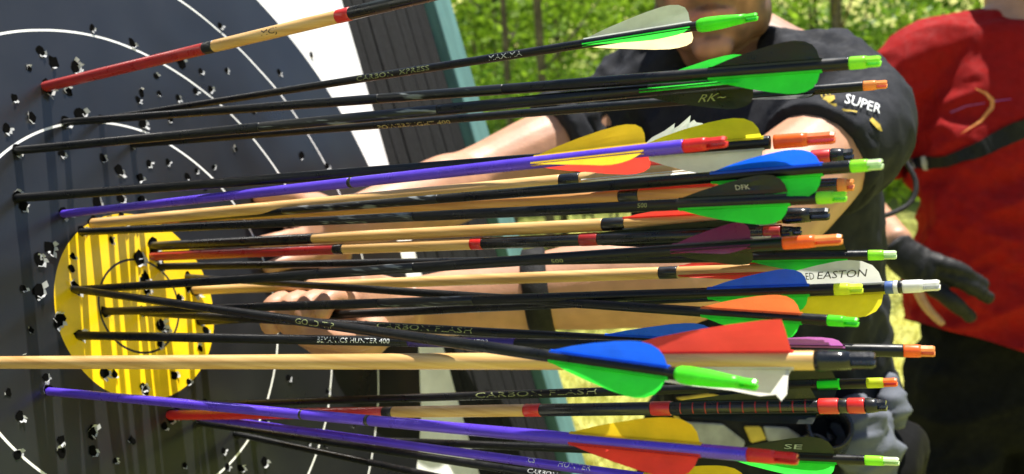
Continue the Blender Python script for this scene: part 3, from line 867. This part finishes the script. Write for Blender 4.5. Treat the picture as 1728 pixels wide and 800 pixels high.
def head_color(p, mi):
    q = mi @ p
    if q.z > .14 or q.z < -.16 or abs(q.x) > .1 or q.y > .1: return SKIN
    n1 = noise.noise(p * 90) * .5 + .5
    b = 0
    jaw = sstep(-.055, -.085, q.z) * sstep(.06, -.01, q.y)
    side = sstep(.040, .056, abs(q.x)) * sstep(.0, -.045, q.z) * sstep(.03, -.005, q.y)
    mus = sstep(.036, .022, abs(q.x)) * sstep(-.038, -.045, q.z) * sstep(-.0595, -.055, q.z) * sstep(-.07, -.085, q.y)
    cor = sstep(.022, .030, abs(q.x)) * sstep(.044, .034, abs(q.x)) * sstep(-.042, -.055, q.z) * sstep(-.05, -.07, q.y)
    chinfree = 1 - .65 * sstep(.028, .014, abs(q.x)) * sstep(-.083, -.088, q.z) * sstep(-.112, -.10, q.z)
    soul = sstep(.014, .006, abs(q.x)) * sstep(-.076, -.080, q.z) * sstep(-.094, -.088, q.z)
    b = max(jaw * chinfree, side, mus, cor * .8, soul) * (.45 + .5 * n1)
    c = lerp3(SKIN, (0.60, .27, .17), .35 * sstep(.06, .03, abs(q.x)) * sstep(-.06, -.08, q.y))
    lip = sstep(.026, .018, abs(q.x)) * sstep(-.0555, -.059, q.z) * sstep(-.079, -.074, q.z) * sstep(-.078, -.086, q.y)
    c = lerp3(c, BEARD, min(.85, b * (1 - lip)))
    return lerp3(c, LIP, lip * .8)
def legs(bm, hipc, side, fwd, feet, r=(.085, .062, .045), top=.10):
    for s, f in zip((-1, 1), feet):
        hp = hipc + side * (s * .085); ft = Vector(f)
        kn = hp.lerp(ft, .5) + fwd * .035
        tube(bm, [hp + Vector((0, 0, top * .3)), hp.lerp(kn, .5), kn, kn.lerp(ft, .45) - fwd * .012, ft + Vector((0, 0, .09))], [r[0], r[0] * .92, r[1], r[1] * .9, r[2]], seg=18)
def shoe(root, ft, fwd):
    bm = bmesh.new(); ft = Vector(ft)
    tube(bm, [ft - fwd * .07 + Vector((0, 0, .045)), ft + Vector((0, 0, .05)), ft + fwd * .10 + Vector((0, 0, .036)), ft + fwd * .17 + Vector((0, 0, .03))],
         [(.044, .034), (.046, .040), (.034, .046), (.026, .038)], hint=Vector((0, 0, 1)), seg=14)
    me = union(bm, .006, 3); shift(me, root.location)
    for v in me.vertices: v.co.z = max(v.co.z, .001)
    link('shoe', me, M['shoe'], root)

# ---- bearded man in the charcoal shirt
g0 = P(1310, 700, 1.20); man = empty('person', (g0.x, g0.y, 0))
tag(man, 'bearded man in charcoal t-shirt reaching both arms towards the target', 'person', 'archers')
hf = Vector((-.20, -.95, -.22)).normalized(); hu0 = Vector((-.06, 0, 1)); hx = (-hf).cross(hu0).normalized() * 1.0
hz = hx.cross(-hf).normalized(); 
HM = Matrix((hx, -hf, hz)).transposed().to_4x4()
HM.translation = P(1203, 104, 1.035) - (HM.to_3x3() @ Vector((0, -.085, -.114)))
HMI = HM.inverted()
ShL, ElL, WrL = P(1450, 205, 1.03), P(1178, 458, .86), P(680, 522, .885)
ShR, ElR, WrR = P(1045, 200, 1.24), P(800, 306, 1.15), P(610, 372, 1.0)
Nk, Ch, Ws, Pv = P(1262, 80, 1.16), P(1265, 290, 1.15), P(1300, 520, 1.19), P(1308, 720, 1.22)
side = (ShL - ShR).normalized()
feet = [(Pv.x - .13, Pv.y + .06, 0), (Pv.x + .13, Pv.y - .02, 0)]
fwd = Vector((-.45, -.9, 0)).normalized()
bm = bmesh.new()
head_parts(bm, HM)
tube(bm, [HM @ Vector((0, .025, -.05)), HM @ Vector((.012, .05, -.12)), Nk + Vector((.005, 0, -.03))], [(.060, .058), (.062, .060), (.070, .066)], seg=18)
tube(bm, [Nk + Vector((0, 0, -.02)), Ch, Ws, Pv], [(.10, .07), (.145, .095), (.128, .088), (.140, .095)], hint=side, seg=24)
tube(bm, [Nk, ShL.lerp(Nk, .25), ShL], [.05, .055, .052], seg=16); tube(bm, [Nk, ShR.lerp(Nk, .25), ShR], [.05, .055, .052], seg=16)
tube(bm, [ShL, ShL.lerp(ElL, .5), ElL, ElL.lerp(WrL, .28), ElL.lerp(WrL, .65), WrL], [.050, .058, .045, .044, .034, (.030, .024)], seg=18)
tube(bm, [ShR, ShR.lerp(ElR, .5), ElR, ElR.lerp(WrR, .28), ElR.lerp(WrR, .65), WrR], [.054, .050, .042, .044, .035, (.030, .025)], seg=18)
legs(bm, Pv + Vector((0, 0, -.04)), side, fwd, feet)
# left hand closed round the shaft of the arrow it pulls
ax = a17.D; tg = a17.s_at(545); gc = a17.A + ax * tg
back = -a17.T; upv = a17.U
palm = gc + back * .030
tube(bm, [WrL, WrL.lerp(palm, .5), palm + ax * .012, palm - ax * .040], [(.028, .024), (.034, .026), (.042, .022), (.034, .018)], hint=upv, seg=16)
for k, fl_ in enumerate((1.0, 1.08, 1.02, .85)):
    c = gc - ax * (.046 - k * .0200)
    pts = [c + back * .024 - upv * .020]
    for a_ in range(0, int(225 * fl_) + 1, 25):       # wraps over the top and round the front
        th = R(a_); rr = .0135
        pts.append(c + back * (rr * math.cos(th)) * 1.15 + upv * (rr * math.sin(th)) + ax * .0)
    pts[1] = c + back * .028 + upv * .004
    tube(bm, pts, [.0105] + [.0100 - .0018 * i / len(pts) for i in range(len(pts) - 1)], seg=10, sub=2)
tube(bm, [palm + ax * .030 - upv * .012, gc + ax * .034 - upv * .020 + back * .004, gc + ax * .006 - upv * .017 + a17.T * .010, gc - ax * .018 - upv * .013 + a17.T * .013], [.013, .011, .010, .008], seg=10)
# right hand flat against the target
hr = on_face(525, 390) - FN * .017
kd = (hr - WrR).normalized()
ip = (on_face(430, 392) - on_face(525, 388)).normalized(); sp = FN.cross(ip)
tube(bm, [WrR, WrR.lerp(hr, .55), hr, hr + ip * .035], [(.026, .03), (.032, .028), (.020, .040), (.016, .038)], hint=FN, seg=16)
for k, (o_, ln) in enumerate(((-.030, .062), (-.010, .074), (.011, .070), (.030, .055))):
    b0 = hr + ip * .03 + sp * o_; d_ = (ip + sp * o_ * 4).normalized()
    tube(bm, [b0, b0 + d_ * ln * .5 - FN * .006, b0 + d_ * ln + FN * .008], [.0098, .009, .0075], seg=10)
tube(bm, [hr - ip * .02 - sp * .03, hr + ip * .015 - sp * .055, hr + ip * .045 - sp * .062], [.014, .011, .0085], seg=10)
body = union(bm, .0036, 3, .45)
paint(body, lambda p: head_color(p, HMI))
shift(body, man.location)
link('body', body, M['skin'], man)
# shirt
bm = bmesh.new()
tube(bm, [Nk.lerp(Ch, .12), Nk.lerp(Ch, .35), Ch, Ws, Pv + Vector((0, 0, .03)), Pv - Vector((0, 0, .04))], [(.066, .060), (.150, .098), (.158, .115), (.146, .108), (.156, .112), (.160, .115)], hint=side, seg=28)
sleL = ShL.lerp(ElL, .27); sleR = ShR.lerp(ElR, .42)
tube(bm, [Nk.lerp(Ch, .32), ShL.lerp(Nk, .45) + Vector((0, 0, .010)), ShL, sleL], [.055, .062, .060, .066], seg=20, cap=.15)
tube(bm, [Nk.lerp(Ch, .3), ShR.lerp(Nk, .45) + Vector((0, 0, .008)), ShR, sleR], [.060, .066, .067, .066], seg=20, cap=.15)
tube(bm, [Nk - Vector((0, 0, .05)), Nk - Vector((0, 0, .012))], [.084, .074], seg=18, cap=.1)
shirt = union(bm, .0055, 12)
cut(shirt, sleL - (ElL - ShL).normalized() * .004, (ElL - ShL).normalized()) if False else None
arm_d = (ElL - ShL).normalized()
def shirt_fold(p):
    a_ = folds(p, 12, .014, Vector((.5, .2, -1)), 3.0) + folds(p, 24, .005, Vector((-.6, .2, -1)), 1.0)
    w = sstep(.0, .25, (ShL - p).length) * .6 + .4
    pull = folds(p, 16, .006, ShL - ShR, 9.0) * sstep(.30, .05, (p - ShR).length)
    return a_ * w + pull
displace(shirt, shirt_fold)
shirt_w = shirt.copy(); tee_bvh = bvh_of(shirt_w)
shift(shirt, man.location)
tee = link('t_shirt', shirt, M['tee_grey'], man)
# hem ring of the sleeves
for s_, e_, r_ in ((ShL, ElL, .0665), (ShR, ElR, .0665)):
    f_ = .27 if s_ is ShL else .42
    bm = bmesh.new(); d_ = (e_ - s_).normalized(); c_ = s_.lerp(e_, f_)
    tube(bm, [c_ - d_ * .012, c_ + d_ * .010], [r_ + .0015, r_ + .001], seg=40, sub=0, cap=.05)
    me = union(bm, .004, 2); displace(me, lambda p: folds(p, 20, .003, d_, 5.0)); shift(me, man.location)
    link('sleeve_hem', me, M['tee_grey'], man)
# trousers
bm = bmesh.new()
tube(bm, [Pv + Vector((0, 0, .06)), Pv - Vector((0, 0, .10))], [(.150, .104), (.150, .108)], hint=side, seg=24)
legs(bm, Pv + Vector((0, 0, -.04)), side, fwd, feet, (.108, .088, .075))
me = union(bm, .008, 5); displace(me, lambda p: folds(p, 9, .010, Vector((1, 0, .4)), 4.0)); shift(me, man.location)
link('trousers', me, M['trouser'], man)
for f in feet: shoe(man, f, fwd)
bm = bmesh.new(); ell(bm, HM @ Vector((0, .022, .045)), (.083, .101, .088), HM.to_3x3())
me = union(bm, .005, 2); cut(me, HM @ Vector((0, -.045, .055)), (HM.to_3x3() @ Vector((0, -1, -.75))).normalized())
displace(me, lambda p: .004 * noise.noise(p * 60)); shift(me, man.location); link('hair', me, M['hair'], man)
# armband
bm = bmesh.new(); d_ = (WrL - ElL).normalized(); c_ = P(906, 0, 1)
ta = min((abs(proj(ElL.lerp(WrL, t / 200))[0] - 908), t / 200) for t in range(200))[1]
c_ = ElL.lerp(WrL, ta)
tube(bm, [c_ - d_ * .010, c_ + d_ * .010], [.0425, .0415], seg=28, sub=0, cap=.1)
me = bpy.data.meshes.new('armband'); bm.to_mesh(me); bm.free(); shift(me, man.location); link('armband', me, M['webbing'], man, True)

def project(bvh, pts, off, org):
    """drop pixel outlines onto a surface"""
    out = []
    for px, py in pts:
        d = ray(px, py).normalized(); h_ = bvh.ray_cast(CAM, d)
        if h_[0] is None: return None
        n_ = h_[1] if h_[1].dot(d) < 0 else -h_[1]
        out.append(h_[0] + n_ * off - Vector(org))
    return out
def decal(name, bvh, strokes, m, parent, off=.0016):
    """flat print: strokes are (polyline in pixels, list of half widths)"""
    vl, fl = [], []
    for line, hw in strokes:
        a_, b_ = [], []
        L = []
        for i in range(len(line) - 1):
            nn = max(2, int(math.dist(line[i], line[i + 1]) / 3))
            for k in range(nn):
                t = k / nn; L.append((line[i][0] + (line[i + 1][0] - line[i][0]) * t, line[i][1] + (line[i + 1][1] - line[i][1]) * t, hw[i] + (hw[i + 1] - hw[i]) * t))
        L.append((*line[-1], hw[-1]))
        for i, (x_, y_, w_) in enumerate(L):
            x0, y0, _ = L[max(0, i - 1)]; x1, y1, _ = L[min(len(L) - 1, i + 1)]
            l_ = math.hypot(x1 - x0, y1 - y0) or 1; nx, ny = -(y1 - y0) / l_ * w_, (x1 - x0) / l_ * w_
            a_.append((x_ + nx, y_ + ny)); b_.append((x_ - nx, y_ - ny))
        pa, pb = [], []
        for u_, v_ in zip(a_, b_):
            r1 = project(bvh, [u_, v_], off, parent.location)
            if r1: pa.append(r1[0]); pb.append(r1[1])
        if len(pa) < 2: continue
        i0 = len(vl); vl += pa + pb; n_ = len(pa)
        fl += [(i0 + i, i0 + i + 1, i0 + n_ + i + 1, i0 + n_ + i) for i in range(n_ - 1)]
    if not fl: return None
    me = bpy.data.meshes.new(name); me.from_pydata(vl, [], fl); return link(name, me, m, parent)
def glyphs(name, bvh, body, x0, y0, x1, y1, hgt, m, parent):
    me = text_mesh(body); bmx = bmesh.new(); bmx.from_mesh(me); bmesh.ops.subdivide_edges(bmx, edges=bmx.edges[:], cuts=1); bmx.to_mesh(me); bmx.free(); ux, uy = x1 - x0, y1 - y0; l_ = math.hypot(ux, uy); nx, ny = uy / l_ * hgt, -ux / l_ * hgt
    pts = project(bvh, [(x0 + ux * v.co.x + nx * v.co.y, y0 + uy * v.co.x + ny * v.co.y) for v in me.vertices], .0026, parent.location)
    if not pts: return
    for v, p in zip(me.vertices, pts): v.co = p
    link(name, me, m, parent)
glyphs('sleeve_print', tee_bvh, 'SUPER', 1424, 176, 1482, 194, 15, M['white_ink'], man)
decal('sleeve_print', tee_bvh, [([(1383, 178), (1396, 170), (1408, 166)], [2, 7, 3]), ([(1384, 182), (1400, 180), (1412, 178)], [1, 5, 2]), ([(1382, 183), (1408, 184), (1445, 190)], [1.5, 2.2, 1]),
      ([(1388, 166), (1386, 160)], [1, 1]), ([(1394, 163), (1392, 157)], [1, 1]), ([(1400, 162), (1400, 156)], [1, 1])], M['pouch_yellow'], man)
decal('sleeve_print', tee_bvh, [([(1468, 202), (1480, 214), (1486, 222)], [3, 4, 1])], M['pouch_yellow'], man)
0 and decal('piping', tee_bvh, [([(1452, 88), (1475, 104), (1497, 124)], [1.2, 1.6, 1.2])], M['silver'], man)

# ---- hip quiver of the bearded man
q0 = P(1270, 740, 1.04); qv = empty('hip_quiver', q0)
tag(qv, 'black hip quiver with grey panels, yellow strips and open tubes', 'quiver')
def qp(px, py, z): return P(px, py, z) - q0
def slab(name, outline, z, th, m, parent, bev=.002):
    bm = bmesh.new()
    f0 = [bm.verts.new(qp(x_, y_, z)) for x_, y_ in outline]; f1 = [bm.verts.new(qp(x_, y_, z) + FW * th) for x_, y_ in outline]
    bm.faces.new(f0); bm.faces.new(list(reversed(f1)))
    for i in range(len(f0)): bm.faces.new((f0[i], f1[i], f1[(i + 1) % len(f0)], f0[(i + 1) % len(f0)]))
    bmesh.ops.recalc_face_normals(bm, faces=bm.faces)
    bmesh.ops.bevel(bm, geom=bm.edges[:], offset=bev, segments=2, affect='EDGES')
    return bmobj(name, bm, m, parent, False)
pb_ = slab('pouch', [(1116, 640), (1400, 628), (1430, 850), (1160, 860)], 1.04, .06, M['webbing'], qv, .012)
for ol, m in (([(1150, 712), (1220, 716), (1258, 745), (1250, 778), (1180, 772), (1160, 748)], 'pouch_grey'), ([(1288, 720), (1330, 722), (1358, 740), (1348, 744), (1296, 745)], 'pouch_grey'),
              ([(1136, 700), (1148, 705), (1168, 760), (1146, 735)], 'pouch_yellow'), ([(1256, 720), (1284, 720), (1294, 742), (1268, 748)], 'pouch_yellow'),
              ([(1140, 672), (1200, 664), (1215, 668), (1180, 678), (1160, 680)], 'pouch_yellow')):
    slab('panel', ol, 1.034, .005, M[m], qv, .0012)
decor = [([(1178, 730), (1188, 738), (1200, 735), (1210, 744), (1220, 748)], 2)]
for px, py, r_ in ((1400, 722, .024), (1372, 760, .018)):
    bm = bmesh.new(); c_ = qp(px, py, 1.0); ax_ = Vector((-.25, -.8, .55)).normalized(); s_, t_ = frame_of(ax_)
    rings = []
    for d_, rr in ((-.07, r_), (.0, r_), (.004, r_ * 1.03), (.004, r_ * .84), (-.05, r_ * .8)):
        rings.append([bm.verts.new(c_ + ax_ * d_ + s_ * rr * math.cos(2 * math.pi * k / 24) + t_ * rr * math.sin(2 * math.pi * k / 24)) for k in range(24)])
    for i in range(4):
        for k in range(24): bm.faces.new((rings[i][k], rings[i][(k + 1) % 24], rings[i + 1][(k + 1) % 24], rings[i + 1][k]))
    bm.faces.new(rings[-1])
    bmobj('tube', bm, M['n_black'], qv, True)
# grey cloth tucked in the belt
cl0 = P(1465, 745, 1.08); cl = empty('folded_cloth', cl0)
tag(cl, 'light grey cloth tucked in the belt beside the quiver', 'cloth')
bm = bmesh.new()
tube(bm, [P(1425, 700, 1.08), P(1450, 735, 1.06), P(1470, 790, 1.07), P(1470, 880, 1.09)], [(.030, .024), (.042, .028), (.036, .03), (.034, .03)], hint=RT, seg=20)
tube(bm, [P(1420, 760, 1.05), P(1460, 745, 1.045), P(1500, 722, 1.06)], [.018, .020, .012], seg=14)
tube(bm, [P(1440, 700, 1.06), P(1468, 716, 1.05), P(1496, 712, 1.06)], [.022, .020, .012], seg=14)
tube(bm, [P(1502, 640, 1.09), P(1508, 690, 1.08), P(1515, 712, 1.085)], [.008, .014, .010], seg=12)
me = union(bm, .004, 3); displace(me, lambda p: folds(p, 26, .010, Vector((.9, 0, .35)), 2.0)); shift(me, cl0)
link('cloth', me, M['grey_cloth'], cl)

# ---- man in the red shirt
g1 = P(1690, 590, 1.95); red = empty('person', (g1.x, g1.y, 0))
tag(red, 'man in red t-shirt and black trousers with a gloved hand on his hip', 'person', 'archers')
rSh, rEl, rWr = P(1515, 122, 2.00), P(1432, 330, 2.07), P(1515, 408, 1.80)
lSh = P(1895, 105, 1.98); lEl = P(1960, 330, 2.06); lWr = P(1935, 520, 1.98)
rN, rC, rW, rP = P(1718, 30, 1.99), P(1700, 230, 1.98), P(1695, 420, 1.98), P(1688, 610, 2.0)
rs = (lSh - rSh).normalized(); rf = Vector((-.25, -.97, 0)).normalized()
rfeet = [(rP.x - .15, rP.y, 0), (rP.x + .16, rP.y + .02, 0)]
hx = rs.copy(); hx.z = 0; hx.normalize(); RM = Matrix((hx, Vector((0, 0, 1)).cross(hx), Vector((0, 0, 1)))).transposed().to_4x4()
RM.translation = rN + Vector((0, -.02, .20)); RMI = RM.inverted()
bm = bmesh.new(); head_parts(bm, RM)
tube(bm, [RM @ Vector((0, .025, -.05)), RM @ Vector((0, .04, -.13)), rN + Vector((0, -.02, -.05))], [(.06, .058), (.062, .062), (.076, .074)], seg=18)
tube(bm, [rN - Vector((0, 0, .02)), rC, rW, rP], [(.10, .07), (.16, .10), (.145, .10), (.15, .10)], hint=rs, seg=24)
for s_, e_, w_ in ((rSh, rEl, rWr), (lSh, lEl, lWr)):
    tube(bm, [rN, s_.lerp(rN, .3), s_], [.05, .055, .052], seg=16)
    tube(bm, [s_, s_.lerp(e_, .5), e_, e_.lerp(w_, .3), w_], [.054, .048, .042, .042, .029], seg=18)
legs(bm, rP + Vector((0, 0, -.05)), rs, rf, rfeet)
Z = 1.775
tube(bm, [rWr, P(1535, 440, 1.785), P(1572, 462, Z)], [(.026, .022), (.032, .018), (.038, .014)], hint=(P(1560, 500, Z) - P(1590, 440, Z)), seg=16)
tube(bm, [P(1545, 482, Z), P(1562, 516, Z), P(1590, 546, Z)], [.0105, .0095, .0075], seg=10)      # bare little finger
tube(bm, [P(1520, 430, 1.80), P(1545, 425, 1.83), P(1572, 436, 1.85)], [.013, .012, .009], seg=10)      # thumb behind the hip
for hh in (-1,):
    tube(bm, [lWr, lWr + Vector((0, 0, -.08)), lWr + Vector((0, -.01, -.11))], [(.026, .022), (.040, .018), (.036, .016)], hint=rs, seg=14)
    for k in range(4):
        b0 = lWr + Vector((0, -.01, -.10)) + rs * (-.028 + k * .019)
        tube(bm, [b0, b0 + Vector((0, -.012, -.04)), b0 + Vector((0, .0, -.075))], [.0095, .009, .0075], seg=8)
    tube(bm, [lWr - rs * .02 + Vector((0, -.01, -.04)), lWr - rs * .045 + Vector((0, -.02, -.08)), lWr - rs * .045 + Vector((0, -.02, -.11))], [.013, .011, .008], seg=8)
body = union(bm, .0045, 3, .45); paint(body, lambda p: head_color(p, RMI)); shift(body, red.location); link('body', body, M['skin'], red)
bm = bmesh.new()
tube(bm, [rN - Vector((0, 0, .02)), rN.lerp(rC, .3), rC, rW, rP, rP - Vector((0, 0, .08))], [(.085, .060), (.170, .108), (.196, .130), (.196, .132), (.205, .138), (.21, .14)], hint=rs, seg=28)
for s_, e_ in ((rSh, rEl), (lSh, lEl)):
    tube(bm, [rN - Vector((0, 0, .03)), s_.lerp(rN, .5) + Vector((0, 0, .0)), s_.lerp(rN, .15), s_.lerp(e_, .25), s_.lerp(e_, .72)], [.062, .070, .078, .080, .084], seg=20, cap=.15)
tee2 = union(bm, .007, 16)
hemn = (P(1500, 522, 1.9) - P(1728, 592, 1.9)).cross(FW).normalized()
if hemn.z > 0: hemn = -hemn
cut(tee2, P(1600, 556, 1.9), hemn)
def red_fold(p):
    t = sstep(1.40, 1.15, p.z)
    return folds(p, 8, .016, Vector((1, 0, .45)), 6.0) * (.45 + .8 * t) + folds(p, 17, .009, Vector((1, 0, -.4)), 1.0) * (.3 + .7 * t)
displace(tee2, red_fold)
bv = bvh_of(tee2); shift(tee2, red.location); link('t_shirt', tee2, M['tee_red'], red)
bm = bmesh.new()
tube(bm, [rP + Vector((0, 0, .10)), rP, rP - Vector((0, 0, .12))], [(.165, .112), (.178, .118), (.175, .118)], hint=rs, seg=24)
legs(bm, rP + Vector((0, 0, -.05)), rs, rf, rfeet, (.110, .088, .075))
me = union(bm, .008, 5); displace(me, lambda p: folds(p, 9, .010, Vector((1, 0, .4)), 8.0)); shift(me, red.location); link('trousers', me, M['trouser'], red)
for f in rfeet: shoe(red, f, rf)
bm = bmesh.new(); ell(bm, RM @ Vector((0, .022, .045)), (.083, .101, .088), RM.to_3x3())
me = union(bm, .006, 2); cut(me, RM @ Vector((0, -.045, .055)), (RM.to_3x3() @ Vector((0, -1, -.75))).normalized()); shift(me, red.location); link('hair', me, M['hair'], red)
# shooting glove: cuff, back and three covered fingers
bm = bmesh.new()
tube(bm, [P(1508, 414, 1.80), P(1535, 440, 1.785), P(1575, 462, Z - .003)], [(.034, .030), (.037, .024), (.041, .019)], hint=(P(1560, 500, Z) - P(1590, 440, Z)), seg=18, cap=.2)
for pa, pm, pc in (((1568, 440), (1616, 455), (1660, 482)), ((1580, 462), (1628, 478), (1668, 503)), ((1572, 486), (1606, 508), (1638, 535))):
    tube(bm, [P(*pa, Z - .002), P(*pm, Z - .016), P(*pc, Z - .004)], [.0165, .0155, .013], seg=12)
me = union(bm, .0035, 2, .4); displace(me, lambda p: folds(p, 40, .002, Vector((.3, 0, 1)), 2.0)); shift(me, red.location); link('glove', me, M['glove'], red)
decal('waist_strap', bv, [([(1530, 276), (1600, 272), (1660, 250), (1700, 228), (1790, 190)], [8, 10, 13, 15, 15])], M['webbing'], red, .006)
decal('strap_buckle', bv, [([(1541, 268), (1543, 284)], [4, 4]), ([(1562, 266), (1564, 284)], [3, 3])], M['pouch_grey'], red, .008)
decal('bow_print', bv, [([(1646, 150), (1664, 158), (1675, 170), (1674, 182), (1655, 205), (1622, 226)], [.7, 2.4, 3.6, 3.6, 2.0, .5])], M['n_amber'], red, .002)
decal('arrow_print', bv, [([(1604, 190), (1630, 179), (1662, 174)], [1.8, 1.2, .8]), ([(1678, 171), (1706, 168)], [1.2, .6])], M['v_violet'], red, .002)
# sling loop hanging between the men
bm = bmesh.new()
tube(bm, [P(1522, 262, 1.30), P(1545, 305, 1.28), P(1538, 340, 1.27), P(1500, 362, 1.25), P(1440, 374, 1.22)], [.0035] * 5, seg=8)
sl = bmobj('sling_cord', bm, M['webbing'], None, True)
tag(sl, 'black cord loop hanging at the back of the bearded man', 'cord')
